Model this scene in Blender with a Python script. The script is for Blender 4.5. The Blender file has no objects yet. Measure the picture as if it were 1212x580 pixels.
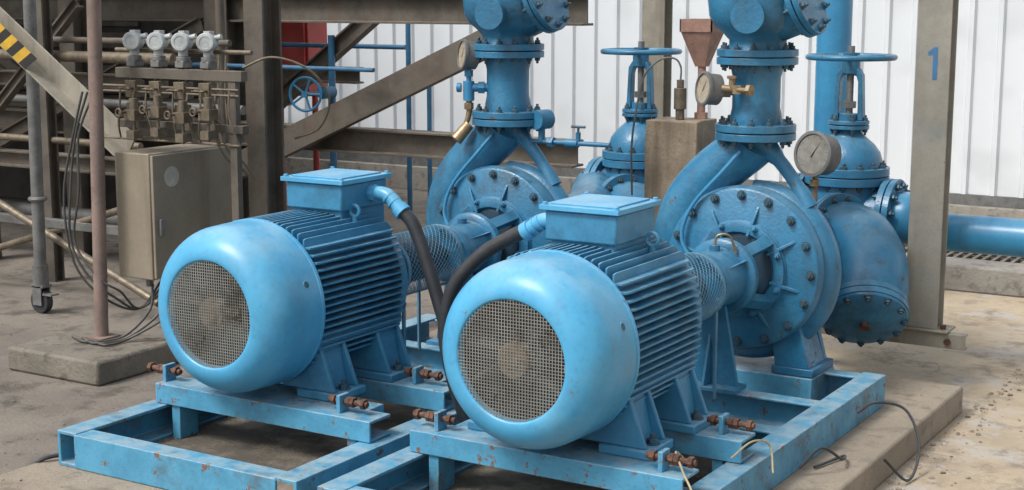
import bpy, bmesh, math, random
from mathutils import Vector, Matrix
random.seed(7)
V=Vector
sc=bpy.context.scene
COL=sc.collection
# ---------------------------------------------------------------- materials
def nt(name):
    m=bpy.data.materials.new(name); m.use_nodes=True
    n=m.node_tree; n.nodes.clear(); return m,n
def c4(c): return (c[0],c[1],c[2],1)
def mixc(n,fac,a,b,blend='MIX'):
    x=n.nodes.new('ShaderNodeMix'); x.data_type='RGBA'; x.blend_type=blend
    for s,val in ((0,fac),(6,a),(7,b)):
        if hasattr(val,'links'): n.links.new(val,x.inputs[s])
        elif isinstance(val,(tuple,list)): x.inputs[s].default_value=c4(val)
        else: x.inputs[s].default_value=val
    return x.outputs[2]
def ramp(n,src,lo,hi):
    x=n.nodes.new('ShaderNodeMapRange'); x.interpolation_type='SMOOTHSTEP'
    if lo>hi:
        x.inputs[1].default_value=hi; x.inputs[2].default_value=lo; x.inputs[3].default_value=1; x.inputs[4].default_value=0
    else:
        x.inputs[1].default_value=lo; x.inputs[2].default_value=hi
    n.links.new(src,x.inputs[0]); return x.outputs[0]
def mul(n,a,b,op='MULTIPLY'):
    x=n.nodes.new('ShaderNodeMath'); x.operation=op
    for i,v in enumerate((a,b)):
        if hasattr(v,'links'): n.links.new(v,x.inputs[i])
        else: x.inputs[i].default_value=v
    return x.outputs[0]
def noise(n,co,scale,detail=4,rough=.6,stretch=None,off=0):
    if stretch or off:
        mp=n.nodes.new('ShaderNodeMapping'); n.links.new(co,mp.inputs[0])
        if stretch: mp.inputs['Scale'].default_value=stretch
        mp.inputs['Location'].default_value=(off,off*.7,off*.3); co=mp.outputs[0]
    x=n.nodes.new('ShaderNodeTexNoise'); x.inputs['Scale'].default_value=scale
    x.inputs['Detail'].default_value=detail; x.inputs['Roughness'].default_value=rough
    n.links.new(co,x.inputs['Vector']); return x.outputs['Fac']
def surf(name,col,col2=None,rough=.45,metal=0.,rust=.0,rustcol=(.12,.05,.025),dust=.3,dustcol=(.42,.36,.28),
         scale=6.,bump=.15,streak=.0,streakcol=(.10,.06,.04),edge=0.,edgecol=(.5,.6,.65),fine=90.,spec=.5,grime=0.,grimecol=(.05,.05,.045),fade=0.,fadecol=(.3,.5,.6)):
    m,n=nt(name); L=n.links.new
    tc=n.nodes.new('ShaderNodeTexCoord'); co=tc.outputs['Object']
    oi=n.nodes.new('ShaderNodeObjectInfo')
    ad=n.nodes.new('ShaderNodeVectorMath'); ad.operation='ADD'; L(co,ad.inputs[0])
    L(oi.outputs['Location'],ad.inputs[1]); co=ad.outputs[0]
    geo=n.nodes.new('ShaderNodeNewGeometry')
    if col2 is None: col2=tuple(c*.62 for c in col)
    a=noise(n,co,scale,4,.65)
    c=mixc(n,ramp(n,a,.35,.68),col,col2)
    b=noise(n,co,fine,1,.6,off=3.1)
    c=mixc(n,mul(n,ramp(n,b,.5,.8),.25),c,tuple(x*.6 for x in col2))
    if fade>0:
        c=mixc(n,mul(n,ramp(n,noise(n,co,scale*.45,5,.7,off=21),.50,.68),fade),c,fadecol)
    if streak>0:
        s=noise(n,co,9,3,.6,stretch=(1,1,.10),off=1.7)
        c=mixc(n,mul(n,ramp(n,s,.50,.72),streak),c,streakcol)
    if grime>0:
        g=noise(n,co,scale*.55,7,.72,off=12.3)
        c=mixc(n,mul(n,ramp(n,g,.50,.68),grime),c,grimecol)
    if edge>0:
        bv=n.nodes.new('ShaderNodeBevel'); bv.samples=2; bv.inputs['Radius'].default_value=.006
        d=n.nodes.new('ShaderNodeVectorMath'); d.operation='DOT_PRODUCT'
        L(bv.outputs[0],d.inputs[0]); L(geo.outputs['Normal'],d.inputs[1])
        e=ramp(n,d.outputs['Value'],.985,.90)
        e=mul(n,mul(n,e,ramp(n,noise(n,co,22,2,.6,off=9),.42,.62)),edge)
        c=mixc(n,e,c,edgecol)
    if rust>0:
        r=noise(n,co,scale*2.3,6,.72,off=5.3)
        rm=ramp(n,r,.70-rust*.3,.76-rust*.3)
        rc=mixc(n,b,rustcol,tuple(x*2.0 for x in rustcol))
        c=mixc(n,rm,c,rc)
    if dust>0:
        sx=n.nodes.new('ShaderNodeSeparateXYZ'); L(geo.outputs['Normal'],sx.inputs[0])
        up=ramp(n,sx.outputs[2],.45,1.0)
        dm=mul(n,mul(n,up,ramp(n,noise(n,co,scale*1.7,4,.7,off=8.2),.30,.66)),dust)
        c=mixc(n,dm,c,dustcol)
    p=n.nodes.new('ShaderNodeBsdfPrincipled'); L(c,p.inputs['Base Color'])
    p.inputs['Metallic'].default_value=metal
    p.inputs['Specular IOR Level'].default_value=spec
    rr=mul(n,mul(n,a,.35),rough-.17,'ADD')
    if rust>0: rr=mul(n,rr,mul(n,rm,.35),'ADD')
    L(rr,p.inputs['Roughness'])
    if bump>0:
        bp=n.nodes.new('ShaderNodeBump'); bp.inputs['Strength'].default_value=bump; bp.inputs['Distance'].default_value=.004
        L(noise(n,co,fine*.8,2,.6),bp.inputs['Height']); L(bp.outputs[0],p.inputs['Normal'])
    o=n.nodes.new('ShaderNodeOutputMaterial'); L(p.outputs[0],o.inputs[0])
    return m
B_COWL=surf('blue_cowl_paint',(.08,.37,.62),(.062,.325,.57),rough=.36,rust=.165,rustcol=(.10,.10,.09),dust=.40,dustcol=(.42,.57,.64),scale=4.5,bump=.04,fine=50,grime=.42,grimecol=(.09,.24,.33),fade=.42,fadecol=(.19,.49,.69),streak=.15,streakcol=(.13,.22,.27))
B_MOT=surf('blue_motor_paint',(.05,.245,.43),(.037,.195,.355),rough=.38,rust=.14,rustcol=(.09,.06,.04),dust=.6,dustcol=(.30,.48,.58),scale=7,bump=.08,grime=.45,grimecol=(.03,.09,.13),fade=.3,fadecol=(.12,.33,.48))  # pale blue dustcol also tints the up-facing fin tops brighter
B_PUMP=surf('blue_pump_paint',(.032,.18,.33),(.024,.14,.26),rough=.34,rust=.24,rustcol=(.06,.045,.038),dust=.42,dustcol=(.20,.33,.41),scale=7,bump=.45,streak=.38,streakcol=(.045,.06,.065),grime=.62,grimecol=(.026,.058,.08),fade=.38,fadecol=(.09,.27,.40))
B_FRAME=surf('blue_frame_paint',(.085,.32,.50),(.06,.25,.41),rough=.45,rust=.37,rustcol=(.11,.06,.035),dust=.65,dustcol=(.36,.43,.45),scale=8,bump=.25,edge=.8,edgecol=(.36,.40,.40),grime=.7,grimecol=(.08,.095,.095))
B_MESH=surf('blue_guard_mesh',(.10,.25,.37),(.07,.18,.27),rough=.5,dust=.2,bump=0)
B_DEEP=surf('deep_blue_coupling',(.02,.06,.10),(.015,.04,.07),rough=.6,dust=.1,bump=0)
B_PIPE=surf('blue_pipe_paint',(.045,.25,.45),(.036,.20,.38),rough=.32,rust=.12,dust=.35,dustcol=(.3,.46,.54),scale=5,bump=.05,streak=.3,streakcol=(.05,.09,.11))
B_DIM=surf('weathered_thin_blue_pipe',(.03,.14,.27),(.022,.10,.20),rough=.45,rust=.2,dust=.3,scale=8,bump=.05)
BOLT=surf('bolt_steel',(.035,.12,.19),(.05,.06,.065),rough=.5,metal=.2,rust=.28,rustcol=(.07,.04,.03),dust=.2,scale=40)
RUST=surf('rusty_steel',(.15,.07,.045),(.07,.035,.025),rough=.75,metal=.2,dust=.2,scale=30,bump=.5)
BROWN=surf('brown_steel',(.115,.10,.082),(.065,.057,.047),rough=.6,rust=.22,dust=.3,scale=5,bump=.2,streak=.5)
DARKS=surf('shaded_dark_steel',(.04,.038,.036),(.025,.023,.022),rough=.7,rust=.15,dust=.15,scale=4,bump=.2)  # near-black: shade under the platform put into the steel colour
OLIVE=surf('olive_post_paint',(.30,.28,.23),(.22,.205,.17),rough=.6,rust=.16,dust=.2,scale=5,bump=.2,streak=.55,streakcol=(.12,.105,.08),grime=.3,grimecol=(.13,.12,.10))
POSTM=surf('smeared_post_paint',(.33,.315,.27),(.26,.25,.215),rough=.6,rust=.14,dust=.2,scale=6,bump=.2,streak=.42,streakcol=(.14,.125,.10),grime=.35,grimecol=(.14,.22,.28))
CAB=surf('cabinet_paint',(.27,.235,.18),(.23,.20,.155),rough=.42,rust=.10,dust=.35,scale=4,bump=.05,streak=.3,grime=.3,grimecol=(.14,.12,.09))
TAN=surf('stained_tan_steel',(.31,.25,.18),(.22,.17,.12),rough=.75,rust=.26,rustcol=(.12,.08,.05),dust=.3,scale=7,bump=.7,streak=.75,streakcol=(.11,.085,.06),grime=.5,grimecol=(.13,.11,.085))
PINK=surf('primer_pole',(.25,.18,.155),(.17,.13,.115),rough=.6,rust=.25,dust=.2,scale=8,bump=.3,streak=.3)
GALV=surf('galvanised_steel',(.20,.205,.205),(.13,.135,.135),rough=.55,metal=.35,rust=.24,dust=.2,scale=9,bump=.1)
BRASS=surf('dull_brass',(.34,.25,.15),(.22,.165,.10),rough=.45,metal=.6,rust=.25,dust=.2,scale=30)
MANI=surf('manifold_steel',(.20,.165,.12),(.12,.10,.075),rough=.5,metal=.4,rust=.25,dust=.3,scale=25)
WHITEP=surf('instrument_white',(.46,.49,.50),(.33,.36,.375),rough=.35,rust=.18,dust=.3,dustcol=(.3,.27,.22),scale=14,bump=.05,grime=.4,grimecol=(.18,.18,.17))
DIAL=surf('gauge_dial',(.40,.35,.27),(.31,.26,.20),rough=.3,dust=0,scale=20,bump=0)
DIALG=surf('grey_gauge_dial',(.27,.265,.24),(.19,.185,.165),rough=.35,dust=0,scale=20,bump=0,grime=.5,grimecol=(.14,.12,.09))
BLACKR=surf('black_rubber',(.032,.036,.042),(.022,.024,.028),rough=.5,dust=.5,dustcol=(.14,.14,.14),scale=14,bump=.25)
CABLEG=surf('grey_cable_sheath',(.06,.062,.06),(.04,.04,.04),rough=.5,dust=.3,scale=14,bump=0)
GRILL=surf('grille_wire',(.36,.38,.36),(.27,.27,.245),rough=.55,metal=.1,rust=.26,rustcol=(.08,.06,.04),dust=0,scale=6,bump=0,grime=.8,grimecol=(.10,.085,.06))
FAN=surf('dirty_fan',(.05,.042,.034),(.025,.022,.019),rough=.8,dust=.3,scale=18,bump=.4)
HUB=surf('dusty_fan_hub',(.20,.145,.095),(.09,.065,.045),rough=.85,dust=.3,scale=26,bump=.6)
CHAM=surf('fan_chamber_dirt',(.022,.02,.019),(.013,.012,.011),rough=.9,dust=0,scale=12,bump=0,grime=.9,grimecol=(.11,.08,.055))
RED=surf('red_paint',(.38,.03,.025),(.26,.025,.02),rough=.4,rust=.1,dust=.2,scale=5)
YEL=surf('hazard_yellow',(.60,.37,.03),(.42,.26,.03),rough=.5,dust=.1,scale=9,rust=.2,rustcol=(.1,.08,.05))
BLK=surf('hazard_black',(.02,.02,.02),rough=.5,dust=.1)
BLUEINK=surf('blue_lettering',(.05,.20,.42),(.06,.17,.34),rough=.5,dust=0,scale=20,bump=0,rust=.2,rustcol=(.2,.19,.16))
FUNNEL=surf('funnel_primer',(.34,.20,.15),(.23,.135,.11),rough=.6,rust=.2,dust=.3,scale=14)
WIREY=surf('cream_wire',(.5,.42,.25),rough=.5,dust=0)
STICK=surf('sticker',(.50,.48,.45),(.38,.36,.33),rough=.5,dust=0,scale=20,bump=0)
STONE=surf('stone_chips',(.30,.26,.21),(.18,.155,.125),rough=.8,dust=0,scale=9,bump=0)
WALLM=surf('white_sheet_metal',(.66,.70,.74),(.63,.67,.71),rough=.45,dust=0,scale=.5,bump=.0,fine=3)
def concrete(name,c1,c2,stain,sand=None,scale=1.3,wet=.0,crack=.0,stn=.8,oil=False):
    m,n=nt(name); L=n.links.new
    tc=n.nodes.new('ShaderNodeTexCoord'); co=tc.outputs['Object']
    c=mixc(n,ramp(n,noise(n,co,scale,6,.65),.33,.68),c1,c2)
    c=mixc(n,mul(n,ramp(n,noise(n,co,scale*3.1,7,.7,off=4),.50,.66),stn),c,stain)
    c=mixc(n,mul(n,ramp(n,noise(n,co,120,2,.7,off=2),.52,.72),.45),c,tuple(x*.45 for x in c1))
    if oil:
        sx=n.nodes.new('ShaderNodeSeparateXYZ'); L(co,sx.inputs[0])
        f=mul(n,mul(n,ramp(n,sx.outputs[1],-.25,.15),ramp(n,sx.outputs[1],2.3,1.9)),ramp(n,sx.outputs[0],.60,.42))
        f=mul(n,f,ramp(n,noise(n,co,2.6,7,.7,off=31),.36,.60))
        c=mixc(n,mul(n,f,.85),c,(.06,.053,.044))
    if sand:
        sx=n.nodes.new('ShaderNodeSeparateXYZ'); L(co,sx.inputs[0])
        w=mul(n,sx.outputs[0],mul(n,noise(n,co,.9,6,.65,off=7),2.6),'ADD')
        w=mul(n,w,mul(n,sx.outputs[1],.42),'ADD')
        f=ramp(n,w,sand[1],sand[2])
        sc2=mixc(n,ramp(n,noise(n,co,2.2,7,.7,off=11),.40,.62),sand[0],tuple(x*.80 for x in sand[0]))
        sc2=mixc(n,ramp(n,noise(n,co,3.5,6,.7,off=13),.50,.62),sc2,(.45,.41,.36))
        sc2=mixc(n,mul(n,ramp(n,noise(n,co,5,8,.75,off=17),.50,.66),.7),sc2,(.18,.15,.12))
        c=mixc(n,f,c,sc2)
    if crack>0:
        vo=n.nodes.new('ShaderNodeTexVoronoi'); vo.feature='DISTANCE_TO_EDGE'; vo.inputs['Scale'].default_value=.5
        mp=n.nodes.new('ShaderNodeVectorMath'); mp.operation='ADD'
        nn=n.nodes.new('ShaderNodeTexNoise'); nn.inputs['Scale'].default_value=3; nn.inputs['Detail'].default_value=4; L(co,nn.inputs['Vector'])
        L(co,mp.inputs[0]); L(nn.outputs['Color'],mp.inputs[1]); L(mp.outputs[0],vo.inputs['Vector'])
        c=mixc(n,mul(n,ramp(n,vo.outputs['Distance'],.008,.002),crack),c,tuple(x*.4 for x in c1))
    p=n.nodes.new('ShaderNodeBsdfPrincipled'); L(c,p.inputs['Base Color'])
    L(mul(n,mul(n,noise(n,co,2.1,4,.6,off=6),.5),.55-wet,'ADD'),p.inputs['Roughness'])
    bp=n.nodes.new('ShaderNodeBump'); bp.inputs['Strength'].default_value=.7; bp.inputs['Distance'].default_value=.014
    L(noise(n,co,45,5,.75),bp.inputs['Height']); L(bp.outputs[0],p.inputs['Normal'])
    o=n.nodes.new('ShaderNodeOutputMaterial'); L(p.outputs[0],o.inputs[0]); return m
GROUND=concrete('ground_concrete',(.245,.215,.18),(.165,.145,.125),(.07,.061,.052),sand=((.48,.39,.28),1.55,2.35),crack=.3,stn=.8)
PLINTH=concrete('plinth_concrete',(.36,.305,.235),(.28,.235,.185),(.14,.118,.092),scale=2.2,stn=.65,oil=True)
PAD=concrete('pad_concrete',(.23,.205,.17),(.155,.14,.115),(.07,.06,.052),scale=4)
KERB=concrete('kerb_concrete',(.34,.32,.285),(.25,.235,.21),(.13,.12,.105),scale=3)
# ---------------------------------------------------------------- mesh builder
def basis(d):
    d=V(d).normalized(); a=V((0,0,1)) if abs(d.z)<.9 else V((1,0,0))
    u=a.cross(d).normalized(); v=d.cross(u); return d,u,v
class M:
    def __init__(s): s.v=[];s.f=[];s.m=[]
    def add(s,vs,fs,mi=0):
        o=len(s.v); s.v+= [tuple(x) for x in vs]; s.f+=[tuple(i+o for i in f) for f in fs]; s.m+=[mi]*len(fs); return s
    def box(s,c,sz,mi=0,R=None):
        c=V(c); vs=[]
        for z in(-.5,.5):
            for x,y in((-.5,-.5),(.5,-.5),(.5,.5),(-.5,.5)):
                p=V((x*sz[0],y*sz[1],z*sz[2]))
                if R: p=R@p
                vs.append(c+p)
        return s.add(vs,[(3,2,1,0),(4,5,6,7),(0,1,5,4),(1,2,6,5),(2,3,7,6),(3,0,4,7)],mi)
    def bx(s,x0,x1,y0,y1,z0,z1,mi=0): return s.box(((x0+x1)/2,(y0+y1)/2,(z0+z1)/2),(abs(x1-x0),abs(y1-y0),abs(z1-z0)),mi)
    def rev(s,o,ax,prof,n=32,mi=0,cap=True,a0=0,a1=None):
        d,u,v=basis(ax); o=V(o); full=a1 is None
        if full: a1=a0+2*math.pi
        k=n if full else n+1; vs=[]
        for (a,r) in prof:
            for j in range(k):
                t=a0+(a1-a0)*j/n
                vs.append(o+d*a+(u*math.cos(t)+v*math.sin(t))*max(r,1e-5))
        fs=[]
        for i in range(len(prof)-1):
            for j in range(n):
                j2=(j+1)%k
                fs.append((i*k+j,i*k+j2,(i+1)*k+j2,(i+1)*k+j))
        if cap and full:
            if prof[0][1]>1e-4: fs.append(tuple(range(k))[::-1])
            if prof[-1][1]>1e-4: fs.append(tuple((len(prof)-1)*k+j for j in range(k)))
        return s.add(vs,fs,mi)
    def cyl(s,p0,p1,r0,r1=None,n=24,mi=0):
        p0=V(p0);p1=V(p1); return s.rev(p0,p1-p0,[(0,r0),((p1-p0).length,r0 if r1 is None else r1)],n,mi)
    def disc(s,c,ax,r,t,n=32,mi=0):
        d=V(ax).normalized(); c=V(c); return s.cyl(c-d*t/2,c+d*t/2,r,None,n,mi)
    def tube(s,pts,r,n=12,mi=0,sub=8,smooth=True):
        pts=[V(p) for p in pts]; rr=r if isinstance(r,(list,tuple)) else [r]*len(pts)
        if smooth and len(pts)>2:
            P=[pts[0]*2-pts[1]]+pts+[pts[-1]*2-pts[-2]]; q=[];qr=[]
            for i in range(1,len(P)-2):
                for k in range(sub):
                    t=k/sub; a,b,c,d=P[i-1],P[i],P[i+1],P[i+2]
                    q.append(.5*((2*b)+(c-a)*t+(2*a-5*b+4*c-d)*t*t+(-a+3*b-3*c+d)*t**3))
                    qr.append(rr[i-1]*(1-t)+rr[i]*t)
            q.append(pts[-1]);qr.append(rr[-1])
        else: q=pts;qr=list(rr)
        vs=[];fs=[]; d0=(q[1]-q[0]).normalized(); _,u,v=basis(d0)
        for i,p in enumerate(q):
            if i==0: d=(q[1]-q[0])
            elif i==len(q)-1: d=q[i]-q[i-1]
            else: d=(q[i+1]-q[i]).normalized()+(q[i]-q[i-1]).normalized()
            d=d.normalized(); u=(u-d*u.dot(d)).normalized(); v=d.cross(u)
            for j in range(n):
                t=2*math.pi*j/n; vs.append(p+(u*math.cos(t)+v*math.sin(t))*qr[i])
        for i in range(len(q)-1):
            for j in range(n):
                j2=(j+1)%n; fs.append((i*n+j,i*n+j2,(i+1)*n+j2,(i+1)*n+j))
        fs.append(tuple(range(n))[::-1]); fs.append(tuple((len(q)-1)*n+j for j in range(n)))
        return s.add(vs,fs,mi)
    def torus(s,c,ax,R,r,n=36,k=8,mi=0):
        d,u,v=basis(ax); c=V(c); vs=[];fs=[]
        for i in range(n):
            t=2*math.pi*i/n; e=u*math.cos(t)+v*math.sin(t)
            for j in range(k):
                q=2*math.pi*j/k; vs.append(c+e*(R+r*math.cos(q))+d*r*math.sin(q))
        for i in range(n):
            for j in range(k):
                fs.append((i*k+j,((i+1)%n)*k+j,((i+1)%n)*k+(j+1)%k,i*k+(j+1)%k))
        return s.add(vs,fs,mi)
    def ext(s,poly,vec,mi=0):
        n=len(poly); vec=V(vec); vs=[V(p) for p in poly]+[V(p)+vec for p in poly]
        fs=[tuple(range(n))[::-1],tuple(range(n,2*n))]+[(i,(i+1)%n,(i+1)%n+n,i+n) for i in range(n)]
        return s.add(vs,fs,mi)
    def beam(s,p0,p1,sect,up=(0,0,1),mi=0):
        p0=V(p0);p1=V(p1);d=(p1-p0).normalized(); a=d.cross(V(up)).normalized(); b=a.cross(d)
        return s.ext([p0+a*x+b*y for x,y in sect],p1-p0,mi)
    def hexb(s,p,nrm,r=.014,h=.012,mi=0,stud=.008):
        p=V(p);d=V(nrm).normalized()
        s.cyl(p,p+d*.003,r*1.35,None,12,mi); s.cyl(p+d*.003,p+d*(.003+h),r,None,6,mi)
        if stud: s.cyl(p+d*(.003+h),p+d*(.003+h+stud),r*.5,None,8,mi)
        return s
def sI(w,h,tf=.012,tw=.008):
    a,b=w/2,h/2;t=tw/2
    return [(-a,-b),(a,-b),(a,-b+tf),(t,-b+tf),(t,b-tf),(a,b-tf),(a,b),(-a,b),(-a,b-tf),(-t,b-tf),(-t,-b+tf),(-a,-b+tf)]
def sC(w,h,t=.008,flip=1):
    a,b=w/2,h/2
    P=[(-a,-b),(a,-b),(a,-b+t),(-a+t,-b+t),(-a+t,b-t),(a,b-t),(a,b),(-a,b)]
    return [(x*flip,y) for x,y in P]
def sL(w,h,t=.008,flip=1):
    P=[(-w/2,-h/2),(w/2,-h/2),(w/2,-h/2+t),(-w/2+t,-h/2+t),(-w/2+t,h/2),(-w/2,h/2)]
    return [(x*flip,y) for x,y in P]
def sB(w,h): return [(-w/2,-h/2),(w/2,-h/2),(w/2,h/2),(-w/2,h/2)]
def mk(name,m,mats,parent=None,loc=(0,0,0),bevel=0,label=None,cat=None,kind=None,group=None,ang=38):
    me=bpy.data.meshes.new(name); me.from_pydata(m.v,[],m.f)
    if not isinstance(mats,(list,tuple)): mats=[mats]
    for x in mats: me.materials.append(x)
    me.polygons.foreach_set('material_index',m.m)
    bm=bmesh.new(); bm.from_mesh(me); bmesh.ops.recalc_face_normals(bm,faces=bm.faces); bm.to_mesh(me); bm.free()
    me.shade_smooth(); me.set_sharp_from_angle(angle=math.radians(ang))
    o=bpy.data.objects.new(name,me); COL.objects.link(o); o.location=loc
    if parent: o.parent=parent
    if bevel:
        b=o.modifiers.new('bevel','BEVEL'); b.width=bevel; b.segments=2; b.limit_method='ANGLE'; b.angle_limit=math.radians(40)
    if label:o['label']=label
    if cat:o['category']=cat
    if kind:o['kind']=kind
    if group:o['group']=group
    return o
def thing(name,label,cat,loc=(0,0,0),group=None,scale=1):
    o=bpy.data.objects.new(name,None); o.empty_display_size=.1; COL.objects.link(o); o.location=loc; o.scale=(scale,)*3
    o['label']=label;o['category']=cat
    if group:o['group']=group
    return o
def clone(o,loc=None,parent=None,label=None):
    c=o.copy(); COL.objects.link(c)
    if parent is not None: c.parent=parent
    if loc is not None: c.location=loc
    if label: c['label']=label
    for ch in list(o.children): clone(ch,None,c)
    return c
def bolts(parent,c,ax,R,cnt,r=.014,h=.012,mat=BOLT,ph=0,name='bolt'):
    d,u,v=basis(ax); c=V(c); mb=M().hexb((0,0,0),ax,r,h); base=None
    for i in range(cnt):
        t=2*math.pi*(i+ph)/cnt; p=c+(u*math.cos(t)+v*math.sin(t))*R
        if base is None: base=mk(name,mb,mat,parent,p)
        else:
            o=base.copy(); COL.objects.link(o); o.parent=parent; o.location=p
def flange(m,c,ax,r,t=.026,bn=12,br=.010,mi=0,bmi=1,pair=True,gap=.005):
    d,u,v=basis(ax); c=V(c)
    if pair:
        m.disc(c-d*(t/2+gap/2),d,r,t,40,mi); m.disc(c+d*(t/2+gap/2),d,r,t,40,mi); m.disc(c,d,r*.8,gap*1.2,24,bmi); H=t+gap/2
    else: m.disc(c,d,r,t,40,mi); H=t/2
    for i in range(bn):
        a=2*math.pi*(i+.5)/bn; p=c+(u*math.cos(a)+v*math.sin(a))*(r*.84)
        m.hexb(p+d*H,d,br*1.25,.012,bmi,.012); m.hexb(p-d*H,-d,br*1.25,.012,bmi,.012)
def simple(name,m,mat,label,cat,bevel=0,group=None,loc=(0,0,0)): return mk(name,m,mat,bevel=bevel,label=label,cat=cat,group=group,loc=loc)
# ---------------------------------------------------------------- setting
g=M(); g.bx(-60,60,-60,60,-.02,0); ground=mk('ground',g,GROUND,kind='structure')
m=M(); m.bx(-1.84,.75,-.95,2.54,0,.12)
mk('concrete_plinth',m,PLINTH,bevel=.010,label='low worn concrete plinth under both pump skids',cat='plinth')
m=M()
def chip(x,y,z,s):
    R_=Matrix.Rotation(random.random()*6.28,3,'Z')@Matrix.Rotation(random.random()*1.0,3,'X')
    vs=[V((random.uniform(.6,1)*s*a,random.uniform(.6,1)*s*b,random.uniform(.4,.8)*s*c)) for a,b,c in((-1,-1,-.5),(1,-1,-.5),(1,1,-.5),(-1,1,-.5),(-.7,-.7,.6),(.7,-.7,.6),(.7,.7,.6),(-.7,.7,.6))]
    m.add([R_@p+V((x,y,z)) for p in vs],[(3,2,1,0),(4,5,6,7),(0,1,5,4),(1,2,6,5),(2,3,7,6),(3,0,4,7)])
for i in range(900):
    x=random.uniform(.78,3.2); y=random.uniform(-1.5,5.1)
    if random.random()<.45: x=.77+abs(random.gauss(0,.07))
    chip(x,y,.002,random.choice((.003,.004,.005,.005,.007,.010,.013)))
for i in range(350):
    x=random.uniform(-4.6,-1.88); y=random.uniform(-1.2,2.4)
    if -3.45<x<-2.72 and .82<y<1.48: continue
    chip(x,y,.002,random.choice((.003,.004,.005,.006)))
for i in range(320):
    chip(random.uniform(-1.80,.72),random.uniform(-.9,2.48),.122,random.choice((.0025,.003,.004,.006)))
mk('gravel',m,STONE,kind='stuff',label='scattered stone chips and grit on the concrete',cat='gravel')
WY=7.6
wall=thing('warehouse','white corrugated metal clad warehouse wall with dark base','building',(-1,WY,0))
m=M(); pts=[]; x=-12.0
while x<9:
    pts+=[(x,0),(x+.13,0),(x+.145,-.030),(x+.175,-.030),(x+.19,0)]; x+=.215
vs=[];fs=[]
for (a,b) in pts: vs+=[(a,b,.30),(a,b,4.6)]
for i in range(len(pts)-1): fs.append((2*i,2*i+2,2*i+3,2*i+1))
m.add(vs,fs); mk('cladding',m,WALLM,wall,ang=15)
m=M(); m.bx(-12,9,.03,.25,0,4.6); m.bx(-12,9,-.025,.03,.22,.298); mk('wall_core',m,GALV,wall)
m=M(); m.bx(-12,9,-.10,.03,0,.218); mk('wall_base',m,KERB,wall,bevel=.005)
m=M(); m.bx(1.30,2.3,-.075,-.034,.32,4.6); m.bx(1.27,1.30,-.085,-.032,.30,4.6,1); mk('door',m,[WALLM,GALV],wall,bevel=.004)
m=M(); m.bx(-1.6,5.5,5.25,5.55,0,.16); m.bx(-1.6,5.5,5.553,6.02,0,.10); m.bx(-1.6,5.5,6.023,6.35,0,.16)
mk('kerb',m,KERB,bevel=.012,kind='structure')
gr=M()
for i in range(108): gr.bx(-1.5+i*.06,-1.478+i*.06,5.56,6.01,.130,.158)
for j in range(4): gr.bx(-1.5,5.0,5.57+j*.14,5.582+j*.14,.118,.152)
mk('drain_grating',gr,BROWN,label='dull steel drain grating set between concrete kerbs',cat='grating')
for a,b,h in((-.3,.25,.22),(.30,.95,.21),(1.0,1.5,.23)):
    mk('paving_block',M().bx(a,b,6.04,6.32,.163,h),KERB,bevel=.01,label='loose grey concrete block lying on the kerb',cat='concrete block',group='concrete blocks')
# ---------------------------------------------------------------- motor
AZ=.35
mot=thing('electric_motor','large sky blue electric motor with round fan cowl on steel skid','electric motor',(0,0,.33),'pump drive motors')
prof=[(.030,.190),(.010,.192),(.002,.196),(.0,.200)]
for i in range(1,15):
    t=math.pi/2*i/14; prof.append((.120*(1-math.cos(t)**1.1),.202+.104*math.sin(t)))
prof+=[(.20,.308),(.262,.308),(.263,.311),(.277,.311),(.277,.301),(.17,.298),(.08,.27),(.04,.205)]
CZ=AZ-.008
m=M(); m.rev((0,0,CZ),(0,1,0),prof,80,0,cap=False); cowl=mk('fan_cowl',m,B_COWL,mot,ang=50)
m=M(); R=.193; pt=.0107
for k in range(-18,19):
    a=k*pt; L_=math.sqrt(max(R*R-a*a,0))
    if L_>.01:
        m.bx(a-.00095,a+.00095,.004,.006,CZ-L_,CZ+L_); m.bx(-L_,L_,.006,.008,CZ+a-.00095,CZ+a+.00095)
mk('grille',m,GRILL,cowl)
m=M()
for i in range(9):
    a=2*math.pi*i/9; Rm=Matrix.Rotation(a,3,'Y')
    pp=[Rm@V(p) for p in ((.05,.035,-.004),(.185,.03,.03),(.185,.09,.012),(.05,.09,-.004))]
    m.ext([p+V((0,0,CZ)) for p in pp],Rm@V((0,0,.005)))
m.disc((0,.075,CZ),(0,1,0),.085,.02,28)
fan=mk('fan',m,FAN,mot)
m=M(); m.disc((0,.038,CZ),(0,1,0),.056,.045,28); m.disc((0,.018,CZ),(0,1,0),.030,.015,16); mk('fan_hub',m,HUB,fan,bevel=.004)
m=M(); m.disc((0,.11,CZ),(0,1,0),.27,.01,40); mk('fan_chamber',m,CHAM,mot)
for a in (20,110,200,290):
    r_=math.radians(a); c=V((math.cos(r_)*.306,.20,CZ+math.sin(r_)*.306)); nn=V((math.cos(r_),0,math.sin(r_)))
    m=M(); m.torus(c,nn,.014,.003,20,6,0); m.disc(c,nn,.012,.006,16,1)
    mk('cowl_screw',m,[B_COWL,BOLT],cowl)
m=M(); m.cyl((0,.22,AZ),(0,.82,AZ),.220,None,48)
def outl(s): return .294*(1-min(abs(s)/.294,1)**2.7)**(1/2.7)
FS=.0262
for i in range(-8,9):
    z=i*FS
    e=outl(z)
    for sx in(-1,1):
        m.ext([(sx*.05,.285,AZ+z-.0032),(sx*(e-.004),.285,AZ+z-.0032),(sx*e,.30,AZ+z-.0032),(sx*e,.785,AZ+z-.0032),(sx*(e-.03),.82,AZ+z-.0032),(sx*.05,.82,AZ+z-.0032)],(0,0,.0064))
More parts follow.
